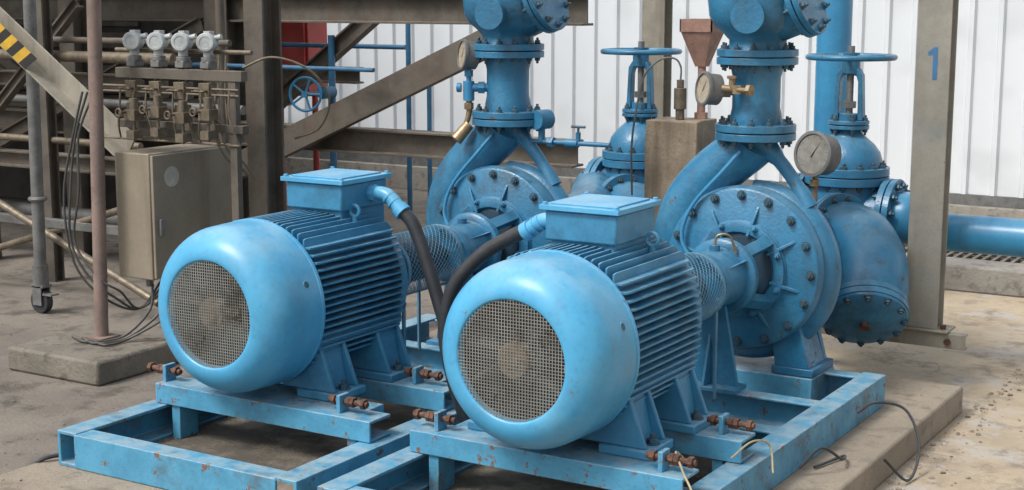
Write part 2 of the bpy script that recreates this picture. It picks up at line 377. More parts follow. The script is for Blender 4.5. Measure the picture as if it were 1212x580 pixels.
for i in range(-8,9):
    x=i*FS; e=outl(x)
    for sz in(-1,1):
        if sz<0 and abs(i)>3: continue
        m.ext([(x-.0032,.285,AZ+sz*.05),(x-.0032,.285,AZ+sz*(e-.004)),(x-.0032,.30,AZ+sz*e),(x-.0032,.785,AZ+sz*e),(x-.0032,.82,AZ+sz*(e-.03)),(x-.0032,.82,AZ+sz*.05)],(.0064,0,0))
mk('finned_housing',m,B_MOT,mot)
m=M(); m.rev((0,0,AZ),(0,1,0),[(.815,.262),(.855,.262),(.87,.245),(.89,.16),(.91,.12),(.93,.10)],48)
for i in range(8):
    a=2*math.pi*(i+.5)/8; m.hexb((math.cos(a)*.25,.858,AZ+math.sin(a)*.25),(0,1,0),.012)
for i in range(6):
    Rm=Matrix.Rotation(2*math.pi*i/6,3,'Y'); pp=[Rm@V(p)+V((0,0,AZ)) for p in((.10,.86,-.004),(.24,.86,-.004),(.22,.88,-.004),(.12,.915,-.004))]; m.ext(pp,Rm@V((0,0,.008)))
mk('end_shield',m,B_MOT,mot,bevel=.002)
m=M(); m.cyl((0,.9,AZ),(0,1.10,AZ),.035); mk('shaft',m,GALV,mot)
m=M(); m.bx(-.12,.12,.46,.74,AZ+.22,AZ+.305); m.bx(-.135,.135,.445,.735,AZ+.300,AZ+.402); tb=mk('terminal_box',m,B_MOT,mot,bevel=.008)
m=M(); m.bx(-.150,.150,.430,.750,AZ+.404,AZ+.421); m.bx(-.12,.12,.46,.72,AZ+.4212,AZ+.427)
for sx in(-1,1):
    for y in(.445,.735): m.hexb((sx*.134,y,AZ+.421),(0,0,1),.009,.006,0,0)
mk('lid',m,B_COWL,tb,bevel=.004)
m=M(); m.torus((.17,.64,AZ+.30),(0,1,0),.022,.007,20,8); m.cyl((.17,.64,AZ+.22),(.17,.64,AZ+.28),.011); mk('lifting_eye',m,B_MOT,mot)
def foot(sx,ya):
    yb=ya+.15
    m=M(); m.bx(sx*.16,sx*.345,ya-.015,yb+.015,0,.030)
    for y in (ya,yb-.018):
        m.ext([(sx*.08,y,.03),(sx*.325,y,.03),(sx*.255,y,.215),(sx*.08,y,.215)],(0,.018,0))
    m.ext([(sx*.265,ya+.018,.03),(sx*.285,ya+.018,.03),(sx*.250,ya+.018,.20),(sx*.232,ya+.018,.20)],(0,yb-ya-.036,0))
    o=mk('foot',m,B_MOT,mot,bevel=.005)
    mk('foot_bolt',M().hexb((sx*.312,(ya+yb)/2,.030),(0,0,1),.019,.016,0,.016),BOLT,o)
for sx in(-1,1): foot(sx,.30); foot(sx,.64)
for sx in(-1,1): mk('base_rib',M().bx(sx*.19,sx*.262,.285,.81,.195,.24),B_MOT,mot,bevel=.004)
mot2=clone(mot,(-1.27,.02,.33),label='large sky blue electric motor with stained fan cowl, beside cable')
for ch in mot2.children:
    if ch.name.startswith('terminal_box'): ch.location=(.02,.135,0)
def gland(par,pts):
    m=M(); a,b,c=[V(p) for p in pts]
    m.cyl(a,a+(b-a)*.35,.034,None,8); m.tube([a,b,c],[.026,.027,.027],16)
    for q in(.15,.5,.85): m.disc(b.lerp(c,q),(c-b),.031,.008,14)
    m.disc(c,(c-b),.034,.03,12); mk('cable_gland',m,B_COWL,par)
gland(mot2,[(.15,.77,AZ+.355),(.23,.77,AZ+.35),(.295,.77,AZ+.295)])
gland(mot,[(-.13,.56,AZ+.345),(-.205,.56,AZ+.345),(-.27,.56,AZ+.305)])
m=M(); m.tube([(-.98,.79,.98),(-.925,.80,.92),(-.86,.80,.77),(-.80,.80,.60),(-.74,.80,.44),(-.68,.82,.28),(-.64,.86,.14)],.026,16)
mk('power_cable',m,BLACKR,label='thick black power cable dropping from motor terminal box',cat='cable',group='motor power cables')
m=M(); m.tube([(-.265,.56,.99),(-.34,.56,.955),(-.46,.55,.88),(-.56,.53,.76),(-.60,.53,.60),(-.58,.55,.42),(-.56,.60,.26),(-.55,.66,.14)],.026,16)
mk('power_cable',m,BLACKR,label='thick black power cable arching between the two motors',cat='cable',group='motor power cables')
# ---------------------------------------------------------------- skids
def skid(X,label):
    fr=thing('skid_frame',label,'steel frame',(X,0,.12),'blue pump skids')
    def P(name,m): return mk(name,m,B_FRAME,fr,bevel=.003)
    H=.51
    for sx in(-1,1):
        P('side_rail',M().beam((sx*(H-.005),-.27,.066),(sx*(H-.005),2.06,.066),sC(.095,.130,.013,-sx)))
    P('end_beam',M().beam((-H+.044,-.230,.064),(H-.044,-.230,.064),sC(.085,.124,.012,-1)))
    P('end_beam',M().beam((-H+.044,2.02,.064),(H-.044,2.02,.064),sC(.075,.122,.010,1)))
    for y in (1.10,1.52): P('cross_beam',M().beam((-H+.044,y,.064),(H-.044,y,.064),sC(.08,.122,.010,1)))
    for y in(.24,.70):
        P('motor_beam',M().beam((-.51,y,.1715),(.51,y,.1715),sC(.125,.077,.011,-1)))
        for sx in(-1,1): P('gusset',M().bx(sx*.40,sx*.44,y-.05,y+.05,.0,.130))
    for y in(.35,.82):
        P('packer_plate',M().bx(-.41,.41,y-.044,y+.048,.150,.2085))
    return fr
sk1=skid(0,'blue painted steel skid under motor and pump, chipped edges')
sk2=skid(-1.19,'blue painted steel skid with rust spots and dust')
def jack(fr,x,y,z,dr,L=.17):
    m=M(); m.bx(x-.008,x+.008,y-.028,y+.028,z-.03,z+.035)
    j=mk('jacking_lug',m,B_FRAME,fr,bevel=.002)
    m=M(); m.cyl((x-dr*.06,y,z+.01),(x+dr*(L-.06),y,z+.01),.010,None,10)
    for q in(-.045,.02,.038,.085): m.cyl((x+dr*q,y,z+.01),(x+dr*(q+.016),y,z+.01),.019,None,6)
    mk('jacking_bolt',m,RUST,j)
for fr,off in((sk1,0),(sk2,-.07)):
    for sx in(-1,1):
        jack(fr,off+sx*.42,.235,.24,sx); jack(fr,off+sx*.42,.70,.24,sx)
# ---------------------------------------------------------------- pump
PZ=.41; PS=1.05
P1=(0,1.94); P2=(-1.25,2.02)
pump=thing('centrifugal_pump','dark blue cast iron centrifugal pump with bolted round casing','pump',(P1[0],P1[1],.25),'centrifugal pumps',PS)
m=M()
m.rev((0,0,PZ),(0,1,0),[(-.105,.0),(-.105,.318),(-.085,.326),(.10,.30),(.15,.26),(.17,.20),(.20,.16),(.20,0)],72)
n=84;K=18;vs=[];fs=[]
for i in range(n+1):
    f=i/n; t=f*2*math.pi*.80
    rt=.040+.050*f; rc=.298+.026*f
    e=V((math.sin(t),0,math.cos(t)))
    for j in range(K):
        q=2*math.pi*j/K; vs.append(V((0,.015,PZ))+e*(rc+rt*math.cos(q))+V((0,1,0))*(rt*1.12*math.sin(q)))
for i in range(n):
    for j in range(K): fs.append((i*K+j,i*K+(j+1)%K,(i+1)*K+(j+1)%K,(i+1)*K+j))
fs.append(tuple(range(K))); fs.append(tuple(n*K+j for j in range(K))[::-1]); m.add(vs,fs)
vol=mk('volute_casing',m,B_PUMP,pump,ang=50)
m=M(); m.tube([(-.27,.015,PZ-.20),(-.325,.015,PZ-.04),(-.328,.015,PZ+.10),(-.280,.015,PZ+.23),(-.195,.015,PZ+.335),(-.095,.015,PZ+.42),(-.03,.01,PZ+.47),(0,0,PZ+.505)],[.078,.094,.102,.105,.104,.102,.10,.102],28)
m.tube([(.02,.0,PZ+.49),(.10,.005,PZ+.42),(.17,.015,PZ+.33),(.225,.015,PZ+.24)],[.06,.028,.026,.038],16)
mk('discharge_neck',m,B_PUMP,pump,ang=60)
m=M(); flange(m,(0,0,PZ+.53),(0,0,1),.158,.028,12); mk('discharge_flange',m,[B_PUMP,BOLT],pump,bevel=.002)
m=M(); m.rev((0,0,PZ),(0,1,0),[(-.130,.0),(-.130,.13),(-.122,.15),(-.122,.308),(-.115,.318),(-.104,.318)],64)
m.torus((0,-.123,PZ),(0,1,0),.185,.010,64,8)
for i in range(8):
    Rm=Matrix.Rotation(2*math.pi*(i+.35)/8,3,'Y'); pp=[Rm@V(p)+V((0,0,PZ)) for p in((.14,-.122,-.006),(.26,-.122,-.006),(.24,-.132,-.006),(.18,-.148,-.006),(.14,-.155,-.006))]; m.ext(pp,Rm@V((0,0,.012)))
cov=mk('casing_cover',m,B_PUMP,pump,bevel=.002)
bolts(cov,(0,-.122,PZ),(0,-1,0),.291,16,.0145,.014)
m=M(); m.rev((0,0,PZ),(0,-1,0),[(.12,.19),(.145,.19),(.15,.175),(.15,.15),(.13,.14)],48,cap=False)
m.rev((0,0,PZ),(0,-1,0),[(.275,.085),(.275,.136),(.282,.145),(.310,.145),(.318,.136),(.322,.112),(.44,.106),(.485,.100),(.49,.118),(.52,.118),(.525,.05)],40)
for i in range(4):
    Rm=Matrix.Rotation(math.pi/4+math.pi/2*i,3,'Y')
    m.ext([Rm@V(p)+V((0,0,PZ)) for p in((.145,-.145,-.024),(.186,-.145,-.024),(.143,-.29,-.020),(.105,-.29,-.020))],Rm@V((0,0,.046)))
for i in range(6):
    a=2*math.pi*(i+.5)/6; m.hexb((math.cos(a)*.10,-.521,PZ+math.sin(a)*.10),(0,-1,0),.010)
m.cyl((0,-.37,PZ+.10),(0,-.37,PZ+.130),.02,None,12)
for i in range(8):
    a=2*math.pi*(i+.5)/8; m.hexb((math.cos(a)*.178,-.15,PZ+math.sin(a)*.178),(0,-1,0),.010)
for a_ in(.6,2.5): m.ext([(math.cos(a_)*.10-.006,-.45,PZ+math.sin(a_)*.10),(math.cos(a_)*.10-.006,-.32,PZ+math.sin(a_)*.10),(math.cos(a_)*.13-.006,-.32,PZ+math.sin(a_)*.13)],(.012,0,0))
mk('bearing_housing',m,B_PUMP,pump,bevel=.002)
m=M(); m.cyl((0,-.9,PZ),(0,-.1,PZ),.032); m.disc((0,-.66,PZ),(0,1,0),.08,.10,32); m.disc((0,-.78,PZ),(0,1,0),.08,.10,32); m.disc((0,-.17,PZ),(0,1,0),.06,.06,24); m.disc((0,-.135,PZ),(0,1,0),.135,.006,32)
mk('coupling',m,B_DEEP,pump,bevel=.003)
m=M(); y0,y1,rg=-.93,-.56,.124
NS=34; seg=20; tw=(y1-y0)/rg*.9
for sg_ in(-1,1):
    for j in range(NS):
        pts=[]
        for k in range(seg+1):
            f=k/seg; a=2*math.pi*j/NS+sg_*tw*f; rr_=rg+sg_*.0007
            pts.append((math.cos(a)*rr_,y0+(y1-y0)*f,PZ+math.sin(a)*rr_))
        m.tube(pts,.00135,4,smooth=False)
for y in(y0,y1): m.rev((0,y,PZ),(0,1,0),[(-.009,rg-.003),(-.009,rg+.004),(.009,rg+.004),(.009,rg-.003)],44,cap=False)
for sx in(-1,1):
    for y in(y0,y1): m.bx(sx*.090,sx*.098,y-.008,y+.008,.0,PZ-.072)
mk('coupling_guard',m,B_MESH,pump)
for sx in(-1,1):
    m=M(); m.bx(sx*.13,sx*.30,-.09,.15,.0,.03)
    for y in(-.08,.10): m.ext([(sx*.14,y,.03),(sx*.28,y,.03),(sx*.235,y,.20),(sx*.12,y,.16)],(0,.03,0))
    m.ext([(sx*.255,-.05,.03),(sx*.28,-.05,.03),(sx*.23,-.05,.19),(sx*.205,-.05,.19)],(0,.15,0))
    f=mk('pump_foot',m,B_PUMP,pump,bevel=.003); mk('foot_bolt',M().hexb((sx*.26,-.02,.03),(0,0,1),.018,.016),BOLT,f)
m=M(); m.bx(-.30,.30,-.10,.16,-.115,-.003); mk('pedestal',m,B_FRAME,pump,bevel=.003)
m=M(); m.ext([(-.12,-.40,.0),(.12,-.40,.0),(.06,-.40,PZ-.095),(-.06,-.40,PZ-.095)],(0,.018,0)); m.bx(-.13,.13,-.46,-.34,-.005,.012); m.ext([(-.006,-.40,.012),(-.006,-.46,.012),(-.006,-.40,.20)],(.012,0,0)); mk('support_bracket',m,B_PUMP,pump,bevel=.002)
m=M(); m.tube([(-.02,-.10,PZ+.46),(-.08,-.13,PZ+.38),(-.20,-.14,PZ+.24),(-.24,-.15,PZ+.12),(-.20,-.16,PZ+.04),(-.13,-.17,PZ+.02)],.008,8); mk('flush_tube',m,B_PIPE,pump)
pump2=clone(pump,(P2[0],P2[1],.25),label='dark blue cast iron pump with mesh coupling guard, behind motor')
m=M(); m.tube([(.0,-.37,PZ+.12),(.01,-.37,PZ+.165),(.05,-.35,PZ+.165),(.07,-.33,PZ+.10)],.005,8); mk('vent_tube',m,BRASS,pump)
# ---------------------------------------------------------------- discharge spool + check valve
ZF=.25+PS*(PZ+.53+.0305)
def spool(X,Y):
    t=thing('discharge_pipe','short blue flanged discharge pipe standing on the pump','pipe',(X,Y,ZF),'flanged discharge pipes')
    m=M(); m.rev((0,0,0),(0,0,1),[(0,.105),(.03,.106),(.07,.098),(.19,.098),(.23,.108),(.245,.108)],40); mk('pipe_barrel',m,B_PUMP,t,ang=60)
    m=M(); flange(m,(0,0,.275),(0,0,1),.166,.028,12); mk('upper_flange',m,[B_PUMP,BOLT],t,bevel=.002)
def check(X,Y):
    t=thing('check_valve','bulbous blue swing check valve above the discharge pipe','valve',(X,Y,ZF+.306),'swing check valves',1.04)
    m=M(); m.rev((0,0,0),(0,0,1),[(0,.118),(.015,.112),(.035,.112),(.06,.135),(.09,.17),(.13,.192),(.20,.20),(.27,.185),(.33,.15),(.38,.12),(.43,.10),(.52,.10)],48)
    m.cyl((.04,0,.14),(.17,-.0,.19),.125,None,40)
    m.cyl((.03,-.10,.13),(.05,-.225,.13),.055,None,24); m.disc((.05,-.23,.13),(.15,-1,0),.065,.02,24)
    mk('valve_body',m,B_PUMP,t,ang=60)
    m=M(); flange(m,(.185,0,.195),(.17,0,.06),.15,.022,10); mk('access_cover',m,[B_PUMP,BOLT],t,bevel=.002)
    m=M(); flange(m,(0,0,.54),(0,0,1),.165,.028,12); m.cyl((0,0,.57),(0,0,1.3),.10,None,32); mk('riser',m,[B_PUMP,BOLT],t)
for X,Y in(P1,P2): spool(X,Y); check(X,Y)
# ---------------------------------------------------------------- gate valves
GV1=(-.05,3.26); GV2=(-1.27,3.42)
gv=thing('gate_valve','blue gate valve with horizontal handwheel and domed bonnet','valve',(GV1[0],GV1[1],-.03),'suction gate valves',1.075)
m=M(); m.cyl((-.20,0,.70),(.20,0,.70),.135,None,36); m.rev((0,0,.70),(0,0,1),[(-.20,.08),(-.16,.12),(-.1,.16),(0,.175),(.10,.165),(.155,.16)],40)
mk('valve_body',m,B_PUMP,gv,ang=60)
for x in(-.215,.215):
    m=M(); flange(m,(x,0,.70),(1,0,0),.178,.028,12,.012); mk('end_flange',m,[B_PUMP,BOLT],gv,bevel=.002)
m=M(); flange(m,(0,0,.885),(0,0,1),.19,.036,14,.013)
m.rev((0,0,0),(0,0,1),[(.918,.158),(.95,.158),(.99,.146),(1.025,.120),(1.055,.085),(1.08,.062),(1.095,.058)],40)
flange(m,(0,0,1.115),(0,0,1),.092,.016,6,.009); m.cyl((0,0,1.13),(0,0,1.165),.045,None,20); mk('bonnet',m,[B_PUMP,BOLT],gv,bevel=.002)
m=M()
for sx in(-1,1):
    m.ext([(sx*.045,-.022,1.135),(sx*.070,-.022,1.135),(sx*.060,-.022,1.34),(sx*.040,-.022,1.37),(sx*.0,-.022,1.375),(sx*.0,-.022,1.345),(sx*.034,-.022,1.335),(sx*.042,-.022,1.31)],(0,.044,0))
m.cyl((0,0,1.345),(0,0,1.41),.042,None,20)
mk('yoke',m,B_PUMP,gv,bevel=.003)
m=M(); m.cyl((0,0,1.12),(0,0,1.47),.016,None,12); m.cyl((0,0,1.19),(0,0,1.22),.03,None,6); mk('stem',m,GALV,gv)
def wheel(m,c,ax,R,r,ns=5):
    d,u,v=basis(ax); c=V(c)
    m.torus(c,d,R,r,56,10); m.cyl(c-d*.015,c+d*.02,R*.2,None,20)
    for i in range(ns):
        a=2*math.pi*i/ns; e=u*math.cos(a)+v*math.sin(a); m.tube([c+e*R*.15,c+e*R*.55,c+e*R],r*.8,8)
m=M(); wheel(m,(0,0,1.42),(0,0,1),.192,.013); mk('handwheel',m,B_PUMP,gv)
gv2=clone(gv,(GV2[0],GV2[1],-.03))
def strainer(X,dy,lab):
    t=thing('suction_elbow',lab,'pipe fitting',(X,dy,0),'suction elbows')
    m=M(); m.tube([(0,2.16,.66),(-.02,2.45,.66),(-.08,2.75,.67),(-.20,3.02,.70),(-.29,3.20,.7225),(-.34,3.24,.7225)],[.14,.145,.145,.135,.13,.12],32)
    m.cyl((-.345,3.25,.7225),(-.315,3.26,.7225),.17,None,36)
    m.tube([(-.10,2.99,.68),(.03,2.95,.695),(.15,2.885,.67),(.235,2.79,.585),(.275,2.69,.485),(.275,2.60,.39)],[.12,.135,.150,.162,.168,.168],44,sub=12)
    b=V((.275,2.60,.39)); d=V((.30,-.68,-.67)).normalized()
    mk('elbow_body',m,B_PUMP,t,ang=70)
    m=M(); flange(m,(.02,2.955,.695),(.80,-.60,.05),.172,.020,12,.011); mk('body_flange',m,[B_PUMP,BOLT],t,bevel=.002)
    m=M(); m.disc(b-d*.012,d,.198,.028,48); m.disc(b+d*.020,d,.198,.030,48); m.rev(b+d*.036,d,[(0,.194),(.012,.190),(.022,.165),(.034,.11),(.038,.0)],48)
    c=mk('elbow_cover',m,B_PUMP,t,bevel=.002)
    bolts(c,b+d*.050,d,.172,12,.015,.013)
    m=M(); m.cyl(b+d*.06,b+d*.10,.022,None,6); mk('drain_plug',m,RUST,c)
    m=M(); flange(m,(0,2.20,.66),(0,1,0),.19,.026,12); mk('inlet_flange',m,[B_PUMP,BOLT],t,bevel=.002)
strainer(0,0,'broad curved blue suction elbow with bolted round cover'); strainer(-1.22,.16,'curved blue suction elbow behind the pump casing')
m=M(); m.tube([(.215,3.26,.7225),(.26,3.26,.7225),(.36,3.26,.69),(.46,3.26,.675),(.60,3.26,.675)],[.13,.13,.105,.09,.09],32); m.cyl((.60,3.26,.675),(5.5,3.26,.675),.09,None,32); flange(m,(2.2,3.26,.675),(1,0,0),.15,.024,8)
simple('suction_pipe',m,[B_PIPE,BOLT],'long horizontal blue water pipe behind the post','pipe')
m=M(); m.cyl((-.54,4.4,.0),(-.54,4.4,3.4),.098,None,32)
simple('vertical_pipe',m,B_PIPE,'tall plain blue vertical pipe before the white wall','pipe')
# posts
post=thing('steel_post','weathered olive grey steel post painted with a blue numeral 1','post',(.435,3.0,0))
m=M(); m.beam((0,0,.265),(0,0,3.4),sI(.155,.10,.009,.007),up=(0,1,0)); mk('column',m,POSTM,post,bevel=.002)
m=M(); m.bx(-.11,.13,-.075,.075,.253,.264); mk('base_plate',m,OLIVE,post,bevel=.003)
m=M(); m.beam((-1.1,-.03,.215),(.21,-.03,.215),sC(.05,.07,.008,-1)); m.bx(-1.0,-.95,-.055,.0,.0,.178); mk('bracket_beam',m,OLIVE,post,bevel=.003)
mk('anchor_bolt',M().cyl((.13,-.06,.215),(.13,-.075,.215),.016,None,6),RUST,post); mk('anchor_bolt',M().cyl((.10,-.03,.264),(.10,-.03,.285),.014,None,6),RUST,post)
m=M(); m.ext([(-.009,0,0),(.012,0,0),(.011,0,.145),(-.003,0,.147),(-.034,0,.123),(-.029,0,.107),(-.009,0,.117)],(0,.0012,0)); 
no=mk('numeral',m,BLUEINK,post,(.010,-.0518,1.415))
m=M(); m.beam((-1.80,4.7,0),(-1.80,4.7,3.4),sI(.155,.12,.010,.008),up=(0,1,0)); m.bx(-1.95,-1.65,4.58,4.82,0,.015)
simple('steel_post',m,OLIVE,'weathered tan steel post standing before the white wall','post',bevel=.002)
TK=(-.70,2.72)
m=M(); nz=9; ring=[]
for k in range(nz):
    z=1.205*k/(nz-1)
    for (a,b) in ((-1,-1),(-.33,-1),(.33,-1),(1,-1),(1,-.33),(1,.33),(1,1),(.33,1),(-.33,1),(-1,1),(-1,.33),(-1,-.33)):
        ring.append((a*.135+random.uniform(-.0035,.0035),b*.118+random.uniform(-.0035,.0035),z+(random.uniform(-.003,.003) if k==nz-1 else 0)))
fs=[]
for k in range(nz-1):
    for j in range(12): fs.append((k*12+j,k*12+(j+1)%12,(k+1)*12+(j+1)%12,(k+1)*12+j))
fs.append(tuple((nz-1)*12+j for j in range(12))); m.add(ring,fs)
mk('support_block',m,TAN,None,(TK[0],TK[1],0),bevel=.006,label='rough stained tan square block standing between the pumps',cat='support block',ang=60)
fu=thing('drain_funnel','primer brown sheet metal funnel on a thin drain pipe','funnel',(TK[0]+.085,2.76,1.207))
m=M(); m.add([(-.08,-.08,.42),(.08,-.08,.42),(.08,.08,.42),(-.08,.08,.42),(-.025,-.025,.25),(.025,-.025,.25),(.025,.025,.25),(-.025,.025,.25)],[(0,1,5,4),(1,2,6,5),(2,3,7,6),(3,0,4,7)])
for a,b in(((-.083,-.083),(.083,-.077)),((-.083,.077),(.083,.083)),((-.083,-.083),(-.077,.083)),((.077,-.083),(.083,.083))): m.bx(a[0],b[0],a[1],b[1],.415,.475)
mk('hopper',m,FUNNEL,fu)
m=M(); m.cyl((0,0,0),(0,0,.255),.02,None,14); m.cyl((0,0,.0),(0,0,.03),.032,None,6); m.cyl((0,0,.14),(0,0,.17),.030,None,6); mk('drain_pipe',m,FUNNEL,fu)
sg=thing('sight_valve','small dull brass valve with curved tube on the block','valve',(TK[0]+.02,2.66,1.207))
m=M(); m.cyl((0,0,0),(0,0,.05),.022,None,6); m.cyl((0,0,.05),(0,0,.15),.030,None,16); m.cyl((0,0,.15),(0,0,.19),.018,None,6); mk('valve_body',m,MANI,sg,bevel=.002)
m=M(); m.tube([(0,0,.18),(0,0,.25),(-.03,-.01,.29),(-.10,-.03,.28),(-.17,-.05,.20),(-.20,-.06,.05),(-.23,-.05,-.13),(-.25,.0,-.38)],.005,8); mk('curved_tube',m,GALV,sg)
# gauges
def gauge(loc,ax,r,label,mat=GALV,dialmat=None):
    t=thing('pressure_gauge',label,'gauge',loc,'pressure gauges')
    d=V(ax).normalized()
    m=M(); m.rev((0,0,0),d,[(-.06*r/.07,r*.80),(-.055*r/.07,r*.93),(.0,r*.95),(.002,r*1.04),(.014,r*1.04),(.016,r*.90),(.010,r*.88)],36,cap=False); m.disc(-d*.055*r/.07,d,r*.85,.006,28); k=mk('case',m,mat,t)
    dd,u,v=basis(d)
    m=M(); m.disc(d*.006,d,r*.90,.006,36)
    for i in range(11):
        a=math.radians(-45+27*i); e=u*math.cos(a)+v*math.sin(a); f=u*-math.sin(a)+v*math.cos(a); m.ext([d*.0088+e*r*.72-f*r*.01,d*.0088+e*r*.80-f*r*.01,d*.0088+e*r*.80+f*r*.01,d*.0088+e*r*.72+f*r*.01],d*.001,1)
    dl=mk('dial',m,[dialmat or DIAL,BROWN],k)
    m=M(); m.ext([d*.011+v*r*.55+u*r*.35,d*.011-v*r*.15-u*r*.10,d*.011-v*r*.17-u*r*.05],d*.001)
    mk('needle',m,BLK,dl)
    return t
t=gauge((-.165,1.80,1.415),(-.60,-.72,.1),.068,'round steel pressure gauge on brass fittings beside pipe')
m=M(); m.tube([(.02,.05,-.02),(.05,.06,-.02),(.12,.10,-.02)],.010,10,smooth=False); m.cyl((.04,.06,-.02),(.075,.08,-.02),.019,None,6); m.cyl((.09,.085,-.02),(.11,.10,-.02),.022,None,6); mk('brass_fitting',m,BRASS,t)
m=M(); m.cyl((.08,-.02,.005),(.14,.0,.0),.016,None,10); m.cyl((.14,-.01,.0),(.20,-.03,.0),.012,None,10); m.cyl((.12,-.01,.0),(.12,-.01,.045),.014,None,8); m.disc((.12,-.01,.05),(0,0,1),.022,.012,6); m.disc((.205,-.03,0),(1,-.2,0),.026,.018,6); m.box((.145,-.005,0),(.035,.035,.035))
mk('needle_valve',m,BRASS,t,bevel=.001)
t=gauge((-1.41,1.90,1.525),(-.60,-.72,.1),.068,'round steel pressure gauge above a blue branch valve')
m=M(); m.cyl((.01,.02,-.06),(.01,.02,-.18),.012,None,10); m.cyl((.01,.02,-.07),(.01,.02,-.10),.020,None,6); m.cyl((.01,.02,-.15),(.13,.09,-.15),.020,None,12); m.disc((.06,.05,-.15),(.12,.07,0),.03,.03,6); m.cyl((.01,.02,-.12),(.01,.02,-.21),.026,None,12); m.disc((-.03,.0,-.15),(.12,.05,0),.022,.02,12)
mk('branch_valve',m,B_PIPE,t,bevel=.001)
m=M(); m.tube([(.01,.02,-.20),(.01,.02,-.27),(-.01,.01,-.34)],[.014,.013,.012],12); m.cyl((.01,.02,-.32),(-.03,-.03,-.39),.026,.030,12); m.cyl((.01,.02,-.22),(.01,.02,-.25),.022,None,6); mk('brass_hose_tail',m,BRASS,t,bevel=.001)
t=gauge((-.02,2.70,1.075),(-.30,-.90,.12),.102,'large round grey faced gauge above the suction elbow',mat=GALV,dialmat=DIALG)
m=M(); m.tube([(.0,.02,-.09),(.0,.03,-.16),(-.01,.05,-.30)],.012,10); m.cyl((0,.02,-.12),(0,.02,-.15),.022,None,6); mk('stem',m,BRASS,t)
br=thing('sampling_line','thin blue sampling pipe with small T handle valve','pipe',(P2[0]+.07,P2[1],1.135))
m=M(); m.tube([(.0,0,0),(.18,0,0),(.46,0,.0)],.011,10,smooth=False); m.disc((.16,0,0),(1,0,0),.024,.03,6); m.cyl((.30,0,-.01),(.30,0,.05),.012,None,8); m.disc((.27,0,0),(1,0,0),.02,.06,10)
m.cyl((.10,-.04,.10),(.12,.04,.10),.045,None,24); m.cyl((.11,0,0),(.11,0,.08),.016,None,10)
mk('tube_line',m,B_PUMP,br)
m=M(); m.cyl((.30,0,.04),(.30,0,.075),.006,None,8); m.cyl((.265,0,.075),(.335,0,.075),.006,None,8); mk('handle',m,BOLT,br)
# ---------------------------------------------------------------- instrument rack
def RK(p): return (-3.13+1.12*(p[0]+2.9),1.24+1.1*(p[1]-.86),p[2]*1.067)
rack=thing('instrument_rack','brown steel instrument stand with tubing rail and poles','instrument stand',(-3.13,1.26,0),None,1.1)
m=M(); m.cyl((0,-.02,.11),(.085,-.02,2.8),.031,None,20); m.bx(-.06,.06,-.08,.04,.11,.122); mk('pole',m,PINK,rack)
m=M(); m.bx(.0,.74,.13,.17,1.27,1.315); m.bx(.0,.74,.13,.17,1.05,1.085); m.bx(.66,.70,.135,.165,.55,1.27); mk('rail',m,BROWN,rack,bevel=.002)
m=M(); m.cyl((-.06,.20,1.39),(.74,.20,1.39),.010,None,12)
for z_ in(1.21,1.235,1.00): m.cyl((-.10,.12+z_*.01,z_),(.72,.12+z_*.01,z_),.005,None,8)
for k in range(9):
    xx=.05+k*.08; m.tube([(xx,.11,1.21 if k%2 else 1.235),(xx,.10,1.14),(xx+.02*((k%3)-1),.11,1.06),(xx+.03*((k%3)-1),.13,1.0)],.0045,6)
for xx in(.56,.60,.64): m.tube([(xx,.15,1.38),(xx,.14,1.2),(xx+.02,.15,1.0),(xx+.03,.28,.85)],.005,6)
mk('instrument_tubing',m,MANI,rack)
m=M(); m.beam((.50,.55,.0),(.50,.55,3.0),sI(.11,.13,.012,.01),up=(0,1,0)); mk('column',m,BROWN,rack,bevel=.002)
mk('concrete_pad',M().bx(-3.40,-2.78,.88,1.42,0,.118),PAD,bevel=.014,label='thick dark concrete block under the instrument pole',cat='concrete pad')
def trans(x,y):
    t=thing('pressure_transmitter','grey white round pressure transmitter with brown valve manifold','transmitter',(x,y,1.575),'pressure transmitters on the rack',.9)
    ax=V((.45,-1,0)).normalized()
    m=M(); m.rev((0,0,0),ax,[(-.045,.034),(-.04,.046),(-.012,.048),(.010,.048)],28); m.cyl((0,0,-.04),(0,0,-.075),.026,None,16); m.cyl((.03,.02,.02),(.068,.03,.03),.015,None,10); m.bx(-.02,.02,-.01,.03,.04,.058)
    mk('housing',m,WHITEP,t,bevel=.001)
    m=M(); m.rev((0,0,0),ax,[(.016,.050),(.040,.050),(.048,.044),(.049,.032),(.046,.030),(.046,.0)],28); mk('cap',m,WHITEP,t)
    m=M(); m.disc((0,0,-.09),(0,0,1),.038,.025,20); m.bx(-.03,.03,-.035,.035,-.135,-.10); mk('sensor_body',m,GALV,t,bevel=.003)
    m=M(); m.bx(-.036,.036,-.045,.03,-.30,-.21)
    for dx in(-.022,.022):
        m.cyl((dx,-.01,-.135),(dx,-.01,-.21),.006,None,8); m.cyl((dx,-.045,-.25),(dx,-.09,-.25),.008,None,8); m.cyl((dx-.022,-.09,-.25),(dx+.022,-.09,-.25),.004,None,6)
        m.tube([(dx,-.01,-.30),(dx,-.01,-.36),(dx*1.6,.02,-.42),(dx*1.6,.08,-.45)],.005,8)
    m.bx(-.028,.028,-.05,.02,-.395,-.33)
    mk('manifold',m,MANI,t,bevel=.002)
for i in range(4): trans(-3.02+i*.16,1.43)
